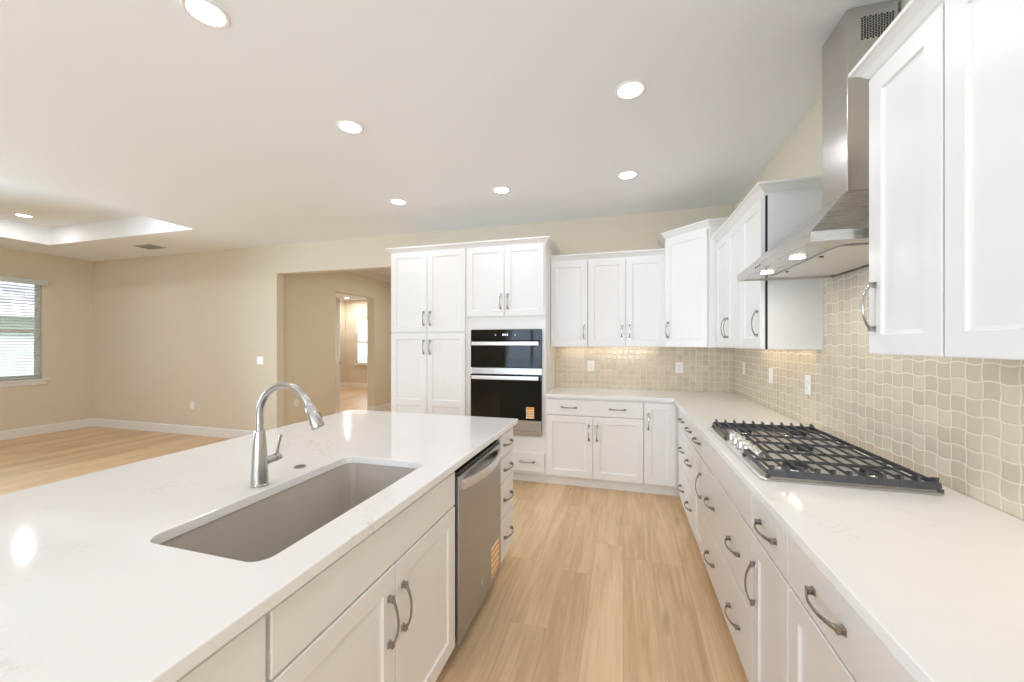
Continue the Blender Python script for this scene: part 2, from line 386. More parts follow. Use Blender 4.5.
b = B(); b.lathe([(.026, 0), (.026, -.006), (.01, -.008), (.01, -.045), (.001, -.045)], (0, 0, 0), 16, 'y').tube([(0, -.045, 0), (.05, -.047, 0), (.11, -.045, 0)], .008, 8)
b.build('door_handle', M['nickel'], lf, (rw/2-.07, -.035, -.12), smooth=True)
# casing on the near jamb of that doorway, far-room side
b = B(); b.box(HX-.168, HX-.15, 5.58, 5.667, 0, 2.33+.09).box(HX-.168, HX-.15, 6.773, 6.86, 0, 2.33+.09).box(HX-.168, HX-.15, 5.667, 6.773, 2.33, 2.42)
struct(b, 'trim_2', M['trim'])
# rear sliding door, plus two unseen rear windows added to carry fill light
def slider(name, x0, x1, z0, z1, n):
    f = B(); y0, y1 = YR-.09, YR-.04; w = (x1-x0)/n
    f.box(x0, x1, y0, y1, z1-.05, z1).box(x0, x1, y0, y1, z0, z0+.05)
    for i in range(n+1): f.box(x0+i*w-(.0 if i == 0 else .03), x0+i*w+(.0 if i == n else .03), y0, y1, z0+.05, z1-.05)
    o = struct(f, name, M['trim']); b = B()
    for i in range(n): b.box(x0+i*w+.03, x0+(i+1)*w-.03, YR-.068, YR-.062, z0+.05, z1-.05)
    b.build('window_pane', M['pane'], o); return o
slider('door_2', -3.4, -.9, 0, 2.42, 3); slider('added_window_4', -7.7, -4.9, .7, 2.3, 3); slider('added_window_5', -.55, .85, .9, 2.3, 2)
# outside: ground and the neighbour's house seen through the left window
b = B(); b.box(-40, 20, -30, 40, -.3, -.12); o = b.build('ground', M['grass'], kind='structure')
nh = thing('neighbour_house', 'neighbour house with grey shingle roof beyond the left window blind', 'house', (-13, 2, -.12))
b = B(); b.box(-6, 0, -9, 9, 0, 2.25); b.build('wall', M['stucco'], nh)
b = B(); b.prism([(.45, 2.3), (-6.4, 5.4), (-6.4, 5.25), (.45, 2.15)], -9.4, 9.4, 'y'); b.build('roof', M['shingle'], nh)
b = B(); b.box(.45, .49, -9.4, 9.4, 2.12, 2.34).box(0, .45, -9.4, 9.4, 2.12, 2.15); b.build('fascia', M['roofwhite'], nh)

# ------------------------------------------------------------------ backsplash
ZT0, ZT1 = .9145, 1.374
b = B(); b.box(1.08, XW-.0005, 1.5, 1.5, 0, 0) if False else None
b.prism([(-.5, ZT0), (YW-.01, ZT0), (YW-.01, ZT1), (2.577, ZT1), (2.577, 1.83), (1.547, 1.83), (1.547, ZT1), (-.5, ZT1)], 1.08, XW-.0005, 'x')
tag(b.build('tile_backsplash', M['tile_y']), 'beige wavy square tile backsplash on the right wall behind the gas cooktop', 'backsplash')
b = B(); b.prism([(-.734, ZT0), (1.079, ZT0), (1.079, ZT1), (-.734, ZT1)], 4.40, YW-.0005, 'y')
tag(b.build('tile_backsplash', M['tile_x']), 'beige tile backsplash on the back wall to the right of the ovens', 'backsplash')

# ------------------------------------------------------------------ handles
def make_pull(vertical):
    L = .160; n = 22; R = []
    b = B()
    for i in range(n+1):
        s = -1+2*i/n; a = s*(L/2-.006)
        out = .011+.022*(1-abs(s)**2.3); w = .0040+.0036*abs(s)**2.5; th = .0030+.0014*abs(s)**3
        # tangent (approx)
        s2 = min(1, s+.02); s1 = max(-1, s-.02)
        da = (s2-s1)*(L/2-.006); do = .022*(abs(s1)**2.3-abs(s2)**2.3)
        l = math.hypot(da, do); ta, to = da/l, do/l; na, no = -to, ta
        ring = []
        for k in range(8):
            q = PI/8+2*PI*k/8; cw, ct = math.copysign(abs(math.cos(q))**.7, math.cos(q))*w, math.copysign(abs(math.sin(q))**.7, math.sin(q))*th
            A, O, X_ = a+na*ct, out+no*ct, cw
            ring.append((X_, -O, A) if vertical else (A, -O, X_))
        R.append(ring)
    b.rings(R)
    for s in (-1, 1):
        for (r0, o0, r1, o1) in ((.0085, 0, .0062, .007), (.0062, .007, .0075, .017)):
            q = []
            for (r, o_) in ((r0, o0), (r1, o1)):
                c = s*(L/2-.010)
                pts = [(-r, c-r*1.15), (r, c-r*1.15), (r, c+r*1.15), (-r, c+r*1.15)]
                q.append([((x, -o_, z) if vertical else (z, -o_, x)) for x, z in pts])
            b.rings(q)
    o = b.build('handle', M['nickel'], smooth=True)
    return o
PV, PH = make_pull(True), make_pull(False)
used = {'v': False, 'h': False}
def pull(parent, x, z, vertical, th=.02):
    k = 'v' if vertical else 'h'; src = PV if vertical else PH
    if not used[k]: used[k] = True; o = src; o.parent = parent
    else: o = child(src, parent)
    o.location = (x, -th, z); return o

# ------------------------------------------------------------------ cabinets (local frame: x along the face, y into the depth, z up)
def door(cab, x0, x1, z0, z1, hside=None, hz=None, mids=(), hin=.036, y=0):
    d = shaker(x1-x0, z1-z0, mids=mids).build('door', M['paint'], cab, ((x0+x1)/2, y-.0008, (z0+z1)/2))
    if hside:
        hx = -((x1-x0)/2-hin) if hside == 'l' else ((x1-x0)/2-hin)
        pull(d, hx, hz-(z0+z1)/2, True)
    return d
def drawer(cab, x0, x1, z0, z1, hs=(0,), hz=None):
    d = slab(x1-x0, z1-z0).build('drawer', M['paint'], cab, ((x0+x1)/2, -.0008, (z0+z1)/2))
    for h in hs: pull(d, h, (hz-(z0+z1)/2) if hz else 0, False)
    return d
def false_front(cab, x0, x1, z0, z1):
    return slab(x1-x0, z1-z0).build('front_panel', M['paint'], cab, ((x0+x1)/2, -.0008, (z0+z1)/2))
def base_body(cab, w, d, top=.884, open_top=False, x0=0):
    b = B()
    if not open_top:
        b.prism([(0, .10), (0, top), (d, top), (d, 0), (.062, 0), (.062, .10)], x0, w, 'x')
    else:
        t = .018
        b.prism([(0, .10), (0, top), (d, top), (d, 0), (.062, 0), (.062, .10)], x0, x0+t, 'x')
        b.prism([(0, .10), (0, top), (d, top), (d, 0), (.062, 0), (.062, .10)], w-t, w, 'x')
        b.box(x0+t, w-t, 0, t, .10, top).box(x0+t, w-t, d-t, d, 0, top).box(x0+t, w-t, t, d-t, .10, .118).box(x0+t, w-t, .062, .08, 0, .10)
    return b.build('body', M['paint'], cab)
CROWN = [(0, 0), (.004, 0), (.006, .012), (.014, .018), (.026, .034), (.040, .048), (.050, .052), (.050, .065), (0, .065)]
def crown(cab, path, z, prof=CROWN):
    """path: list of (x,y) local, outside on the right-hand side when walking"""
    P = [Vector((p[0], p[1])) for p in path]; R = []
    for i, p in enumerate(P):
        ns = []
        if i > 0: t = (P[i]-P[i-1]).normalized(); ns.append(Vector((t.y, -t.x)))
        if i < len(P)-1: t = (P[i+1]-P[i]).normalized(); ns.append(Vector((t.y, -t.x)))
        m_ = sum(ns, Vector((0, 0))); m_ = m_/m_.length; k = 1/max(.3, m_.dot(ns[0]))
        R.append([(p.x+m_.x*o*k, p.y+m_.y*o*k, z+h) for o, h in prof])
    b = B(); b.rings(R); return b.build('crown_moulding', M['paint'], cab)

YB = 3.81   # face frame plane of the back run
# --- pantry cabinet
w = .900
c = thing('pantry_cabinet', 'tall white four-door pantry cabinet at the left end of the back wall', 'cabinet', (-2.492, YB, 0))
b = B(); b.prism([(0, .10), (0, 2.42), (.59, 2.42), (.59, 0), (.062, 0), (.062, .10)], 0, w, 'x'); b.build('body', M['paint'], c)
door(c, .006, .449, 1.536, 2.412, 'r', 1.682); door(c, .453, .896, 1.536, 2.412, 'l', 1.682)
zc = (.12+1.522)/2
door(c, .006, .449, .12, 1.522, 'r', 1.372, [(.735-zc, .80-zc)]); door(c, .453, .896, .12, 1.522, 'l', 1.372, [(.735-zc, .80-zc)])
crown(c, [(0, .58), (0, 0), (w, 0)], 2.403)
# --- oven cabinet
OX = -1.5915
c = thing('oven_cabinet', 'tall white cabinet that holds the built-in black wall ovens', 'cabinet', (OX, YB, 0)); w = .853
b = B(); o0, o1 = .062, .816      # opening for the ovens
b.box(0, .018, .0, .59, .10, 2.42).box(w-.018, w, .0, .59, .10, 2.42).box(.018, w-.018, .572, .59, .1, 2.42)
b.box(.018, o0, 0, .02, .10, 2.42).box(o1, w-.018, 0, .02, .10, 2.42)
b.box(o0, o1, 0, .02, 1.556, 2.42).box(o0, o1, 0, .02, .10, .482).box(.018, w-.018, .02, .572, 1.58, 1.6).box(.018, w-.018, .02, .572, .455, .475)
b.box(.018, w-.018, .02, .572, 2.40, 2.42).box(.0, w, .062, .59, 0, .10)
b.build('body', M['paint'], c)
door(c, .014, .4235, 1.690, 2.412, 'r', 1.840); door(c, .4275, .838, 1.690, 2.412, 'l', 1.840)
drawer(c, .020, .842, .130, .316, (-.235, .235), .224)
crown(c, [(0, 0), (w, 0), (w, .58)], 2.403)
# --- back wall cabinets
YU = 4.09
def upper_body(c, w, d, z0, z1, x0=0):
    b = B(); b.box(x0, w, 0, d, z0+.018, z1)
    b.box(x0, w, 0, .018, z0, z0+.018).box(x0, x0+.016, .018, d, z0, z0+.018).box(w-.016, w, .018, d, z0, z0+.018)
    return b.build('body', M['paint'], c)
UZ0, UZ1 = 1.376, 2.275
c = thing('wall_cabinet', 'narrow single-door white wall cabinet directly beside the oven cabinet', 'cabinet', (-.7375, YU, 0))
upper_body(c, .3875, .31, UZ0, UZ1+.005); door(c, .004, .3855, UZ0+.004, UZ1-.004, 'r', 1.535); crown(c, [(0, 0), (.3875, 0)], UZ1-.004)
c = thing('wall_cabinet', 'double-door white wall cabinet on the back wall above the tile backsplash', 'cabinet', (-.349, YU, 0))
upper_body(c, .752, .31, UZ0, UZ1+.005); door(c, .004, .3745, UZ0+.004, UZ1-.004, 'r', 1.535); door(c, .3785, .748, UZ0+.004, UZ1-.004, 'l', 1.535); crown(c, [(0, 0), (.752, 0)], UZ1-.004)
# --- diagonal corner cabinet, taller
DX, DY = .405, 4.055; DL = .456; r2 = math.sqrt(.5)
c = thing('corner_wall_cabinet', 'taller angled single-door white wall cabinet in the back right corner', 'cabinet', (DX, DY, 0), -PI/4)
def loc(px, py): dx, dy = px-DX, py-DY; return (dx*r2-dy*r2, dx*r2+dy*r2)
poly = [(0, 0), (DL, 0), loc(1.088, DY-DL*r2), loc(1.088, 4.398), loc(DX, 4.398)]
b = B(); b.prism(poly, UZ0, 2.43, 'z'); b.build('body', M['paint'], c)
door(c, .004, DL-.012, UZ0+.004, 2.415, 'l', 1.54)
crown(c, [loc(DX, 4.398), (0, 0), (DL, 0), loc(1.088, DY-DL*r2)], 2.42)
# --- right wall cabinets, beyond the hood
XU = .795
Y1 = DY-DL*r2-.004   # 3.729
yc = 2.577
ym = 2.975
c = thing('wall_cabinet', 'double-door white wall cabinet on the right wall next to the angled corner cabinet', 'cabinet', (XU, Y1, 0), -PI/2)
w = Y1-ym; upper_body(c, w, .285, UZ0, UZ1+.005); door(c, .004, w/2-.002, UZ0+.004, UZ1-.004, 'r', 1.53); door(c, w/2+.002, w-.004, UZ0+.004, UZ1-.004, 'l', 1.53); crown(c, [(0, 0), (w, 0)], UZ1-.004)
c = thing('wall_cabinet', 'single-door white wall cabinet just beyond the range hood with its blank side showing', 'cabinet', (XU, ym-.001, 0), -PI/2)
w = ym-.001-yc; upper_body(c, w-.006, .285, UZ0, UZ1+.005); door(c, .004, w-.012, UZ0+.004, UZ1-.004, 'r', 1.53, hin=.045)
b = B(); b.box(w-.006, w, .014, .285, UZ0, UZ1+.002); b.build('side_panel', M['paint'], c, bevel=.0015)
b = B(); b.box(w-.0059, w-.0035, .0015, .0138, UZ0, UZ1+.002); b.build('shadow_gap', M['dark'], c)
crown(c, [(0, 0), (w, 0), (w, .283)], UZ1-.004)
# --- right wall cabinets, nearer than the hood
c = thing('wall_cabinet', 'single-door white wall cabinet nearest the camera side of the range hood', 'cabinet', (XU, 1.553, 0), -PI/2)
w = .313; upper_body(c, w, .285, UZ0, UZ1+.005); door(c, .006, w-.003, UZ0, UZ1-.004, 'l', 1.527); crown(c, [(0, .283), (0, 0), (w, 0)], UZ1-.004)
c = thing('wall_cabinet', 'white wall cabinet cut off by the right edge of the photo', 'cabinet', (XU, 1.239, 0), -PI/2)
w = .76; upper_body(c, w, .285, UZ0, UZ1+.005); door(c, .003, w/2-.002, UZ0, UZ1-.004, 'r', 1.527); door(c, w/2+.002, w-.003, UZ0, UZ1-.004, 'l', 1.527); crown(c, [(0, 0), (w, 0)], UZ1-.004)

# --- back base cabinets
c = thing('base_cabinet', 'white base cabinet with one wide drawer over two doors, right of the ovens', 'cabinet', (-.7375, YB, 0))
base_body(c, .921, .59); drawer(c, .004, .917, .714, .862, (-.229, .229)); door(c, .004, .4585, .114, .706, 'r', .552); door(c, .4625, .917, .114, .706, 'l', .552)
c = thing('base_cabinet', 'narrow full-height single-door white base cabinet in the back inner corner', 'cabinet', (.1845, YB, 0))
base_body(c, .89, .59); door(c, .006, .272, .114, .862, 'l', .690)
# --- right base run
XB = .482
def rbase(y_far, y_near, label, nm='base_cabinet'):
    return thing(nm, label, 'cabinet', (XB, y_far, 0), -PI/2), y_far-y_near
c, w = rbase(3.805, 3.213, 'three-drawer white base cabinet at the far end of the right run, in the corner', 'drawer_cabinet')
base_body(c, w, .597); x = .245
for z0, z1, h in ((.714, .862, .788), (.40, .706, .550), (.114, .392, .240)): drawer(c, x, w-.003, z0, z1, (0,), h)
c, w = rbase(3.212, 2.864, 'three-drawer white base cabinet second from the far corner of the right run', 'drawer_cabinet')
base_body(c, w, .597)
for z0, z1, h in ((.714, .862, .788), (.40, .706, .550), (.114, .392, .240)): drawer(c, .003, w-.003, z0, z1, (0,), h)
c, w = rbase(2.863, 2.562, 'narrow white base cabinet with one drawer over one door, just beyond the cooktop base')
base_body(c, w, .597); drawer(c, .003, w-.003, .714, .862); door(c, .003, w-.003, .114, .706, 'r', .540)
c, w = rbase(2.561, 1.633, 'wide white base cabinet with blank top panel and two deep drawers under the cooktop', 'cooktop_cabinet')
base_body(c, w, .597); false_front(c, .003, w-.003, .714, .862)
drawer(c, .003, w-.003, .40, .706, (-.231, .231), .540); drawer(c, .003, w-.003, .114, .392, (-.231, .231), .240)
c, w = rbase(1.632, 1.306, 'narrow white base cabinet with one drawer over one door, nearer than the cooktop base')
base_body(c, w, .597); drawer(c, .003, w-.003, .714, .862); door(c, .003, w-.003, .114, .706, 'l', .540)
c, w = rbase(1.305, .391, 'white base cabinet nearest the camera on the right, large curved drawer handle at bottom right')
base_body(c, w, .597); drawer(c, .003, w-.003, .714, .862, (-.229, .229)); door(c, .003, w/2-.002, .114, .706, 'r', .540); door(c, w/2+.002, w-.003, .114, .706, 'l', .540)

# --- countertops
def slab_top(name, outer, holes, z0, z1, mat, bevel=.0025):
    bm = bmesh.new(); loops = []
    def loop(pts):
        vs = [bm.verts.new((x, y, z1)) for x, y in pts]; return [bm.edges.new((vs[i], vs[(i+1) % len(vs)])) for i in range(len(vs))]
    es = loop(outer)
    for h in holes: es += loop(h)
    bmesh.ops.triangle_fill(bm, use_beauty=True, use_dissolve=False, edges=es)
    r = bmesh.ops.extrude_face_region(bm, geom=bm.faces[:])
    for v in [g for g in r['geom'] if isinstance(g, bmesh.types.BMVert)]: v.co.z = z0
    bmesh.ops.recalc_face_normals(bm, faces=bm.faces)
    me = bpy.data.meshes.new(name); bm.to_mesh(me); bm.free(); me.materials.append(mat)
    o = bpy.data.objects.new(name, me); C.objects.link(o)
    md = o.modifiers.new('bevel', 'BEVEL'); md.width = bevel; md.segments = 2; md.limit_method = 'ANGLE'; md.angle_limit = .9
    return o
def rrect(x0, x1, y0, y1, r, n=8):
    P = []
    for cx, cy, a0 in ((x1-r, y1-r, 0), (x0+r, y1-r, PI/2), (x0+r, y0+r, PI), (x1-r, y0+r, 1.5*PI)):
        for i in range(n+1): a = a0+PI/2*i/n; P.append((cx+r*math.cos(a), cy+r*math.sin(a)))
    return P
XC = .437; YC = 3.765; r = .02
arc = [(XC-r+r*math.sin(a), YC-r+r*math.cos(a)) for a in [PI/2*i/6 for i in range(7)]]
o = slab_top('countertop', [(-.736, YC)]+[(XC-r, YC)]+[(XC-r+r*math.sin(a)+0*a, YC-r*0-(r-r*math.cos(a))) for a in [PI/2*i/6 for i in range(1, 7)]]+[(XC, .36), (1.0785, .36), (1.0785, 4.398), (-.736, 4.398)], [], .8845, .914, M['quartz'])
tag(o, 'L-shaped white quartz countertop running along the back and right walls', 'countertop')
SX0, SX1, SY0, SY1 = -1.165, -.783, .682, 1.452
IY0, IY1 = .02, 2.476
o = slab_top('island_countertop', [(-1.957, IY0), (-.666, IY0), (-.666, IY1), (-1.957, IY1)], [rrect(SX0, SX1, SY0, SY1, .045)], .8845, .914, M['quartz'])
tag(o, 'large white quartz island countertop with a sink cut-out', 'countertop')

# --- island cabinets
XI = -.71
def ibase(y0, y1, label, nm='base_cabinet'): return thing(nm, label, 'cabinet', (XI, y0, 0), PI/2), y1-y0
c, w = ibase(2.152, 2.458, 'narrow four-drawer white cabinet at the far end of the island beside the dishwasher', 'drawer_cabinet')
base_body(c, w, .92)
for z0, z1, h in ((.728, .862, .798), (.578, .720, .650), (.366, .570, .468), (.114, .358, .243)): drawer(c, .006, w-.016, z0, z1, (0,), h)
c, w = ibase(.622, 1.532, 'white island sink cabinet with blank top panel over two doors', 'sink_cabinet')
base_body(c, w, .92, open_top=True); false_front(c, .004, w-.004, .722, .862)
door(c, .004, w/2-.002, .114, .714, 'r', .558); door(c, w/2+.002, w-.004, .114, .714, 'l', .558)
c, w = ibase(.08, .620, 'white island cabinet at the bottom edge of the photo, nearer than the sink cabinet')
base_body(c, w, .92); drawer(c, .006, w-.006, .722, .862); door(c, .006, w-.006, .114, .714, 'r', .558)

# --- dishwasher
c = thing('dishwasher', 'stainless steel built-in dishwasher in the island with a bowed bar handle', 'dishwasher', (XI, 1.534, 0), PI/2)
w = .616
b = B(); b.box(.004, w-.004, .0, .57, .105, .872).box(.02, w-.02, .065, .5, .0, .105); b.build('body', M['dark'], c)
b = B(); b.box(.010, w-.010, -.032, -.001, .108, .836); b.build('door', M['dwsteel'], c, bevel=.004)
b = B(); b.box(.010, w-.010, -.020, -.001, .837, .850); b.build('control_strip', M['black'], c)
b = B(); R = []
for i in range(25):
    s = -1+2*i/24; x = w/2+s*(w/2-.045); o_ = .034+.040*(1-abs(s)**2.2); z = .790
    R.append([(x, -o_-.005, z-.021), (x, -o_-.009, z), (x, -o_-.005, z+.021), (x, -o_+.005, z+.021), (x, -o_+.005, z-.021)])
b.rings(R); b.box(.036, .060, -.045, -.0321, .775, .805).box(w-.060, w-.036, -.045, -.0321, .775, .805)
b.build('handle', M['bar'], c, smooth=True)
b = B(); b.box(.435, .560, -.0332, -.0322, .15, .31); lab = b.build('sticker', M['paper'], c)
lab['label'] = 'orange and white striped energy sticker'
b = B()
for k in range(5): b.box(.438, .557, -.0338, -.0333, .155+k*.031, .172+k*.031)
b.build('sticker_stripes', M['orange'], lab)
b = B(); b.lathe([(.0155, 0), (.0155, -.0016), (.0125, -.002), (.0118, -.0012), (.001, -.0012)], (0, 0, 0), 24, 'y')
lg = b.build('badge', M['chrome'], c, (.30, -.0321, .212), smooth=True)
b = B(); b.tube([(-.006, -.0022, .003), (-.009, -.0022, 0), (-.006, -.0022, -.004), (-.002, -.0022, -.001), (-.005, -.0022, 0)], .0009, 6).tube([(.007, -.0022, .003), (.003, -.0022, .002), (.006, -.0022, 0), (.002, -.0022, -.003), (.008, -.0022, -.003)], .0009, 6)
b.build('badge_monogram', M['dwsteel'], lg)

# --- sink
t = thing('sink', 'taupe undermount single-bowl sink set in the island countertop', 'sink', (-.974, 1.067, .884))
b = B(); m_ = .004; cx, cy = -.974, 1.067
def ring(g, z, r): return [(x-cx, y-cy, z-.884) for x, y in rrect(SX0-g, SX1+g, SY0-g, SY1+g, r)]
b.rings([ring(.03, .8835, .06), ring(.03, .868, .06), ring(.016, .866, .05), ring(.012, .68, .05), ring(-.03, .652, .04), ring(-.10, .645, .03), ring(-.10, .650, .03), ring(-.035, .655, .05), ring(-.008, .668, .055), ring(.002, .69, .05), ring(.005, .875, .048), ring(.008, .8835, .05)], False, False)
k0 = ring(.03, .8835, .06); k1 = ring(.008, .8835, .05); b.rings([k0, k1], False, False)
fl = ring(-.10, .650, .03); b.add(fl, [tuple(range(len(fl)))]); fl = ring(-.10, .645, .03); b.add(fl, [tuple(range(len(fl)))])
b.build('basin', M['sink'], t, smooth=True)
b = B(); b.lathe([(.045, .0), (.045, .003), (.036, .0035), (.030, .001), (.001, .001)], (-.0, 0, -.234+.0002), 24); b.build('drain', M['chrome'], t, smooth=True)
# --- faucet
t = thing('faucet', 'brushed nickel gooseneck pull-down faucet standing behind the island sink', 'faucet', (-1.222, 1.062, .9143))
b = B(); b.lathe([(.0285, 0), (.0285, .006), (.0268, .008), (.0262, .03), (.0225, .12), (.0170, .185), (.0145, .192), (.001, .192)], n=32); b.build('body', M['faucet'], t, smooth=True)
b = B(); pts = [(0, 0, .19), (0, 0, .22)]; Rr = .110
for i in range(25): a = PI-i*(PI*.86)/24; pts.append((Rr+Rr*math.cos(a), 0, .243+Rr*math.sin(a)))
b.tube(pts, .0118, 16, up=(0, 1, 0)); b.build('spout', M['faucet'], t, smooth=True)
e = Vector(pts[-1]); dr = (Vector(pts[-1])-Vector(pts[-2])).normalized(); dr = (dr+Vector((.02, 0, 0))).normalized()
b = B(); q = [e-dr*.004, e+dr*.012, e+dr*.014, e+dr*.045, e+dr*.076, e+dr*.083, e+dr*.0835]
b.tube(q, [.0150, .0152, .0165, .0185, .0215, .0205, .0185], 20, up=(0, 1, 0)); hd = b.build('spray_head', M['faucet'], t, smooth=True)
b = B(); p = e+dr*.045+Vector((.45, .88, 0))*.0165; b.tube([p-dr*.016, p-dr*.010, p+dr*.010, p+dr*.016], [.004, .007, .007, .004], 10, up=(0, 1, 0)); b.build('spray_button', M['black'], hd, smooth=True)
b = B(); b.tube([(.004, .018, .078), (.004, .052, .080)], .0145, 18).tube([(.004, .0525, .080), (.004, .056, .080)], .0130, 18).tube([(.004, .0565, .080), (.004, .076, .081)], .0145, 18); lv = b.build('lever_hub', M['faucet'], t, smooth=True)
b = B(); b.tube([(.004, .066, .09), (.006, .070, .12), (.010, .077, .16)], [.006, .0065, .0085], 10, .6); b.build('lever', M['faucet'], lv, smooth=True)
# --- air switch button
t = B().lathe([(.022, 0), (.022, .003), (.020, .005), (.015, .005), (.015, .007), (.001, .0075)]).build('air_switch', M['nickel'], loc=(-1.245, 1.262, .9142), smooth=True)
tag(t, 'small round brushed metal button on the island countertop beside the faucet', 'button')

# --- wall ovens
t = thing('wall_oven', 'built-in black glass microwave and wall oven stack with steel bar handles', 'oven', (-1.1525, YB-.001, .484))
H = 1.068; hw = .3765
b = B(); b.box(-.372, .372, .004, .55, .006, H-.006); b.build('body', M['dark'], t)
B().box(-hw, hw, -.022, 0, 0, .048).build('steel_trim', M['steel'], t, bevel=.002); B().box(-hw, hw, -.020, 0, .612, .677).build('steel_trim', M['steel'], t, bevel=.002)
b = B(); b.box(-hw, hw, -.028, 0, .958, H); cp = b.build('control_panel', M['blackglass'], t, bevel=.002)
b = B()
for dx in (-.022, .0, .022): b.box(dx-.007, dx+.007, -.0286, -.0281, 1.006, 1.026)
b.build('display', M['display'], cp)
[B().lathe([(.0055, 0), (.0055, -.0008), (.001, -.0008)], (dx, -.0281, 1.014), 12, 'y').build('touch_key', M['display'], cp) for dx in (-.105, .105)]
b = B(); b.box(-hw, hw, -.032, 0, .680, .955); md = b.build('microwave_door', M['blackglass'], t, bevel=.003)
b = B(); b.box(-hw, hw, -.032, 0, .051, .609); od = b.build('oven_door', M['blackglass'], t, bevel=.003)
b = B(); b.box(-hw, hw, -.036, -.0325, .0515, .155); b.build('steel_panel', M['steel'], od)
for par, z in ((md, .927), (od, .580)):
    b = B(); R = []
    for i in range(17):
        s = -1+2*i/16; x = s*.352; o_ = .062+.012*(1-s*s)
        R.append([(x, -o_-.007, z-.018), (x, -o_-.009, z), (x, -o_-.007, z+.018), (x, -o_+.005, z+.018), (x, -o_+.005, z-.018)])
    b.rings(R); b.box(-.33, -.30, -.060, -.0325, z-.010, z+.010).box(.30, .33, -.060, -.0325, z-.010, z+.010); b.build('handle', M['bar'], par, smooth=True)
b = B(); b.box(.220, .302, -.0335, -.0325, .178, .290); s_ = b.build('sticker', M['paper'], od); s_['label'] = 'small orange and white striped sticker'
b = B(); [b.box(.222, .300, -.0342, -.0336, z0, z1) for z0, z1 in ((.190, .206), (.216, .230), (.238, .252), (.262, .288))]; b.build('sticker_stripes', M['orange'], s_)

# --- cooktop
CX0, CX1, CY0, CY1 = .482, 1.012, 1.602, 2.516
t = thing('gas_cooktop', 'stainless gas cooktop with dark cast iron grates and five knobs', 'cooktop', ((CX0+CX1)/2, (CY0+CY1)/2, .9145)); gx, gy = (CX0+CX1)/2, (CY0+CY1)/2
b = B(); rr = lambda g, z, r=.02: [(x-gx, y-gy, z) for x, y in rrect(CX0+g, CX1-g, CY0+g, CY1-g, r)]
b.rings([rr(0, 0), rr(-.002, .004), rr(.003, .008), rr(.014, .0085), rr(.022, .0045), rr(.10, .004)]); b.build('steel_pan', M['pan'], t, smooth=True)
def burner(x, y, r):
    b = B(); b.lathe([(r+.014, .0045), (r+.013, .010), (r+.002, .013), (r, .018), (r-.004, .020), (.001, .020)], (x, y, 0), 28); p = b.build('burner', M['chrome'], t, smooth=True)
    b = B(); b.lathe([(r-.006, .0203), (r-.003, .022), (r-.004, .026), (r-.012, .0285), (.001, .0288)], (x, y, 0), 28); b.build('burner_cap', M['black'], p, smooth=True)
for x, y, r in ((-.11, .315, .036), (.13, .315, .044), (.02, .0, .058), (-.11, -.315, .044), (.13, -.315, .034)): burner(x, y, r)
for k in range(5):
    y = 2.215-k*.083-gy; x = .547-gx
    b = B(); b.lathe([(.033, 0), (.033, .004), (.029, .006), (.028, .030), (.026, .033), (.001, .0332)], (0, 0, 0), 24); kn = b.build('knob', M['knob'], t, (x, y, .0065), smooth=True)
    b = B(); b.box(-.0035, .0035, -.026, .026, .0325, .041); b.build('knob_grip', M['knob'], kn, bevel=.0015)
# grates: three cast sections; bars run along y, frames along x, fins at the ends
def grate(y0, y1, x0, x1, xs, fin0, fin1, cross):
    b = B(); zt = .042; hb = .008; wb = .0034
    def bar_y(x, a, c_, top=zt, h=hb, w_=wb): b.prism([(x-w_, top-h), (x+w_, top-h), (x+w_*.55, top), (x-w_*.55, top)], a, c_, 'y')
    def bar_x(y, a, c_, top=zt-.008, h=.012, w_=.005): b.prism([(y-w_, top-h), (y+w_, top-h), (y+w_*.6, top), (y-w_*.6, top)], a, c_, 'x')
    bar_x(y0, x0, x1, zt-.004, .024 if fin0 else .009); bar_x(y1, x0, x1, zt-.004, .024 if fin1 else .009); bar_y(x0, y0, y1, zt-.008, .012, .005); bar_y(x1, y0, y1, zt-.008, .012, .005)
    for x in xs:
        bar_y(x, y0, y1)
        for (yy, sg, on) in ((y0, 1, fin0), (y1, -1, fin1)):
            if on: b.prism([(yy-sg*.006, zt-.026), (yy-sg*.004, zt+.013), (yy+sg*.004, zt+.012), (yy+sg*.045, zt-.002), (yy+sg*.030, zt-.008), (yy+sg*.004, zt-.010)], x-.004, x+.004, 'x')
    for y in cross: bar_x(y, x0, x1, zt-.001, .010, .0045)
    for x in (x0, x1):
        for y in (y0, y1): b.box(x-.006, x+.006, y-.006, y+.006, .006, zt-.024)
    return b.build('grate', M['iron'], t)
XS = [-.225+.047*k for k in range(11)]
grate(.158, .445, -.240, .255, XS, False, True, (.30,))
grate(-.152, .152, -.150, .255, [x for x in XS if x > -.14], False, False, (0,))
grate(-.445, -.158, -.240, .255, XS, True, False, (-.30,))

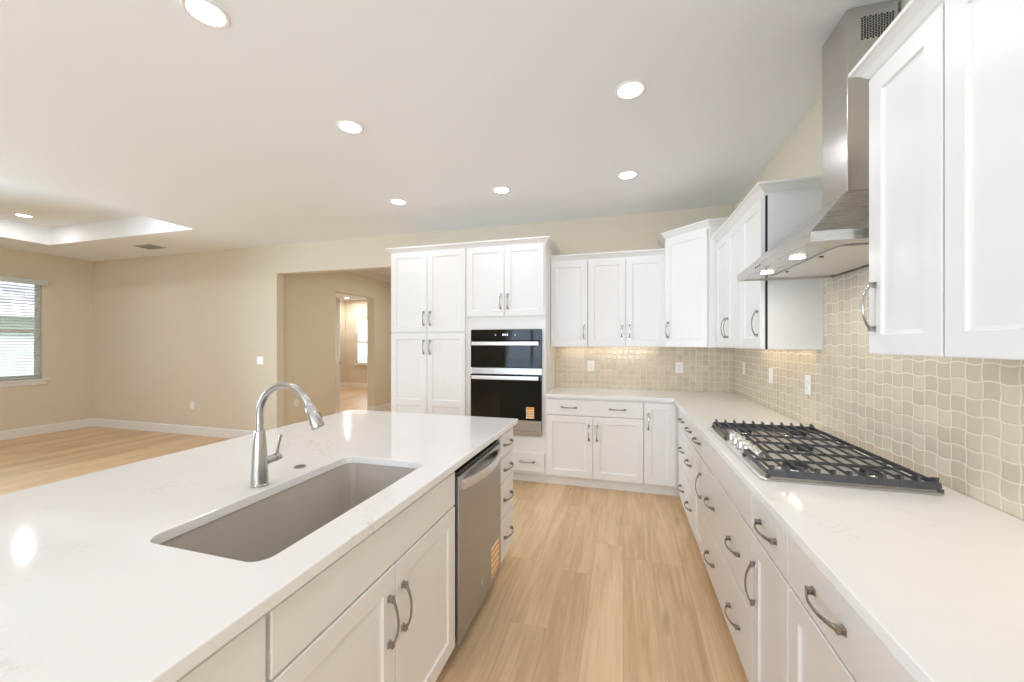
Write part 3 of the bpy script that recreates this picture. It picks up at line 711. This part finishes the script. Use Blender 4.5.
# --- range hood
t = thing('range_hood', 'stainless steel pyramid chimney range hood on the right wall above the cooktop', 'range hood', (1.0785, 2.045, 1.765))
hx = -.4485; y0, y1 = -.455, .455
b = B()   # canopy: rim + pyramid, hollow underneath
def q4(xa, ya, yb, z, xb=0): return [(xa, ya, z), (xb, ya, z), (xb, yb, z), (xa, yb, z)]
cxf, cya, cyb = -.1735, -.09, .125
b.rings([q4(hx+.012, y0+.012, y1-.012, .006), q4(hx+.012, y0+.012, y1-.012, 0), q4(hx, y0, y1, 0), q4(hx, y0, y1, .036), q4(cxf-.03, cya-.03, cyb+.03, .262), q4(cxf, cya, cyb, .285)], True, True)
b.build('canopy', M['steel'], t, bevel=.0012)
b = B(); b.box(cxf, 0, cya, cyb, .2855, 1.049); ch = b.build('chimney', M['steelv'], t, bevel=.0015)
b = B()
for side in (-1, 1):
    ys = (cya-.0012, cya-.0002) if side < 0 else (cyb+.0002, cyb+.0012)
    for i in range(12):
        for j in range(9):
            x = -.122+.0095*i; z = .912+.0105*j+(.005 if i % 2 else 0)
            b.box(x-.0032, x+.0032, ys[0], ys[1], z-.0036, z+.0036)
vn = b.build('vent_holes', M['dark'], ch); vn['kind'] = 'stuff'
for k in (0, 1):
    ya = -.345+k*.345+.003; b = B(); b.box(-.315, -.02, ya, ya+.339, .0005, .0058); f_ = b.build('grease_filter', M['filter'], t, bevel=.002)
    b = B(); b.lathe([(.008, 0), (.008, -.004), (.001, -.005)], (-.30, ya+.17, .0008), 12); b.build('filter_latch', M['black'], f_)
for k in (-.155, .20):
    b = B(); b.lathe([(.031, .0058), (.031, .004), (.028, .0035), (.001, .0035)], (-.378, k, 0), 24); rg = b.build('hood_lamp', M['steel'], t, smooth=True)
    b = B(); b.lathe([(.0275, .0034), (.0275, .002), (.001, .0015)], (-.378, k, 0), 24); b.build('lamp_lens', M['hoodlamp'], rg, smooth=True)
    l = bpy.data.lights.new('hood_lamp_light', 'AREA'); l.shape = 'DISK'; l.size = .05; l.energy = 1.1; l.color = (1, .96, .9)
    lo = bpy.data.objects.new('hood_lamp_light', l); C.objects.link(lo); lo.parent = t; lo.location = (-.378, k, -.006)
b = B(); [b.lathe([(.0045, 0), (.0045, -.002), (.001, -.002)], (hx, yy, .02), 12, 'x') for yy in (.13, .10, .07)]
b.build('buttons', M['black'], t)

# ------------------------------------------------------------------ lights in the ceiling
def recessed(x, y, z, label, g='lamp', r=.085):
    t = thing('recessed_light', label, 'ceiling light', (x, y, z), 0, 'recessed ceiling lights')
    b = B(); b.lathe([(r, 0), (r, -.003), (r*.93, -.006), (r*.80, -.004), (r*.77, -.0005), (r*.77, 0)], n=36); b.build('trim_ring', M['trim'], t, smooth=True)
    b = B(); b.lathe([(r*.765, -.0006), (r*.765, -.0022), (.001, -.0036)], n=32); b.build('diffuser', M['lamp'], t, smooth=True)
    l = bpy.data.lights.new('recessed_lamp', 'AREA'); l.shape = 'DISK'; l.size = r*1.5; l.energy = P[g]; l.color = LC[g]
    o = bpy.data.objects.new('recessed_lamp', l); C.objects.link(o); o.parent = t; o.location = (0, 0, -.008)
    return t
for x, y, lb in ((-1.700, 1.225, 'recessed light cut by the top edge of the photo, largest of the lit discs'),
                 (-1.700, 2.13, 'round recessed light above the island, second from the camera in the left row'),
                 (-2.140, 3.39, 'round recessed light nearest the pantry cabinet top, leftmost of the far row'),
                 (-1.068, 3.388, 'round recessed light above the oven cabinet, middle of the far row'),
                 (.037, 3.38, 'round recessed light in front of the back wall cabinets, rightmost of the far row'),
                 (.039, 2.25, 'round recessed light over the aisle, left of the range hood chimney')):
    recessed(x, y, ZC, lb)
for x, y in ((.04, 1.12), (.04, -.3), (-1.7, -.3), (-3.4, -1.6)):
    recessed(x, y, ZC, 'recessed ceiling light out of view behind the camera')
recessed(-7.42, 3.07, TZ, 'recessed light inside the raised tray ceiling at the left', 'tray')
recessed(-5.44, 3.03, TZ, 'recessed light in the tray ceiling hidden behind its near edge', 'tray')
recessed(-7.42, 0, TZ, 'recessed light in the tray ceiling beyond the left edge of the photo', 'tray'); recessed(-5.44, 0, TZ, 'recessed light in the tray ceiling beyond the left edge of the photo', 'tray')
recessed(-8.165, 10.1, ZC, 'recessed light seen through the far doorway', 'far')
recessed(-6.4, 7.2, ZC, 'recessed light of the far room hidden behind the hall wall', 'far')
recessed(-3.2, 6.4, ZC, 'recessed light of the hall hidden behind the pantry cabinet', 'hall')
# ceiling vent
t = thing('ceiling_vent', 'grey rectangular air vent in the ceiling beside the tray recess', 'vent', (-6.59, 3.96, ZC))
b = B(); b.box(-.17, .17, -.105, -.085, -.008, 0).box(-.17, .17, .085, .105, -.008, 0).box(-.17, -.15, -.085, .085, -.008, 0).box(.15, .17, -.085, .085, -.008, 0); b.build('frame', flat('grey_vent_frame', (.42, .42, .41), .5), t)
b = B(); b.box(-.15, .15, -.085, .085, -.001, -.0002); b.build('backing', M['dark'], t)
b = B()
for k in range(8): yy = -.075+k*.0205; b.add([(-.15, yy, -.002), (.15, yy, -.002), (.15, yy+.012, -.010), (-.15, yy+.012, -.010), (-.15, yy+.002, -.001), (.15, yy+.002, -.001), (.15, yy+.014, -.009), (-.15, yy+.014, -.009)], [(0, 1, 2, 3), (4, 7, 6, 5), (0, 4, 5, 1), (2, 6, 7, 3), (0, 3, 7, 4), (1, 5, 6, 2)])
b.build('louvres', flat('grey_vent_louvre', (.30, .30, .29), .5), t)
# under-cabinet strips
def strip(x, y, rz, L, label, w=.6):
    t = thing('under_cabinet_light', label, 'light strip', (x, y, UZ0+.0175), rz, 'under-cabinet light strips')
    b = B(); b.box(-L/2, L/2, -.012, .012, -.008, 0); b.build('housing', M['plate'], t)
    b = B(); b.box(-L/2+.005, L/2-.005, -.009, .009, -.0095, -.0082); b.build('diffuser', M['uclamp'], t)
    l = bpy.data.lights.new('strip_lamp', 'AREA'); l.shape = 'RECTANGLE'; l.size = L; l.size_y = .015; l.energy = w; l.color = (1, .80, .50)
    o = bpy.data.objects.new('strip_lamp', l); C.objects.link(o); o.parent = t; o.location = (0, 0, -.011)
strip(-.16, 4.33, 0, .95, 'warm light strip under the back wall cabinets')
strip(1.01, 3.12, -PI/2, .9, 'warm light strip under the right wall cabinets beyond the hood')
strip(1.01, .95, -PI/2, .45, 'warm light strip under the right wall cabinets nearest the camera', .6)

# ------------------------------------------------------------------ outlets and switches (plate in x-z, facing -y)
def plate(name, label, cat, loc, rz, kinds, group=None):
    n = len(kinds); w = .035+.046*n-.008
    t = thing(name, label, cat, loc, rz, group)
    b = B(); b.box(-w/2, w/2, -.005, 0, -.058, .058); b.build('cover_plate', M['plate'], t, bevel=.002)
    for i, k in enumerate(kinds):
        x = (i-(n-1)/2)*.046
        if k == 'o':
            for z in (-.0195, .0195):
                b = B(); b.prism([(x-.0165, z-.008), (x-.010, z-.0145), (x+.010, z-.0145), (x+.0165, z-.008), (x+.0165, z+.008), (x+.010, z+.0145), (x-.010, z+.0145), (x-.0165, z+.008)], -.0075, -.0051, 'y'); s_ = b.build('socket', M['plate'], t)
                b = B(); b.box(x-.007, x-.0055, -.0079, -.0076, z-.002, z+.007).box(x+.0055, x+.007, -.0079, -.0076, z-.002, z+.006).box(x-.002, x+.002, -.0079, -.0076, z-.009, z-.005); b.build('slots', M['dark'], s_)
        else:
            b = B(); b.prism([(-.0052, -.033), (-.0105, -.033), (-.0065, .033), (-.0052, .033)], x-.0165, x+.0165, 'x'); b.build('rocker', M['plate'], t, bevel=.001)
    return t
plate('outlet', 'white outlet on the back wall tile, the one nearer the ovens', 'outlet', (-.343, 4.3995, 1.163), 0, 'o')
plate('outlet', 'white outlet on the back wall tile, the one nearer the corner', 'outlet', (.567, 4.3995, 1.160), 0, 'o')
plate('outlet', 'white outlet on the right wall tile, deepest into the corner', 'outlet', (1.0795, 4.05, 1.180), -PI/2, 'o')
plate('light_switch', 'white switch plate on the right wall tile between two outlets', 'switch', (1.0795, 3.37, 1.167), -PI/2, 's')
plate('outlet', 'white outlet on the right wall tile closest to the cooktop', 'outlet', (1.0795, 2.757, 1.160), -PI/2, 'o')
plate('light_switch', 'white double switch plate on the beige wall beside the hall opening', 'switch', (-5.06, YW-.0005, 1.165), 0, 'ss')
plate('outlet', 'white outlet low on the living area beige wall', 'outlet', (-6.405, YW-.0005, .46), 0, 'o')
plate('outlet', 'white outlet low on the hall wall seen behind the faucet', 'outlet', (HX+.0005, 4.824, .50), PI/2, 'o')
plate('outlet', 'white outlet in the far room under its window, seen through the doorway', 'outlet', (-8.05, FY-.0005, .50), 0, 'o')
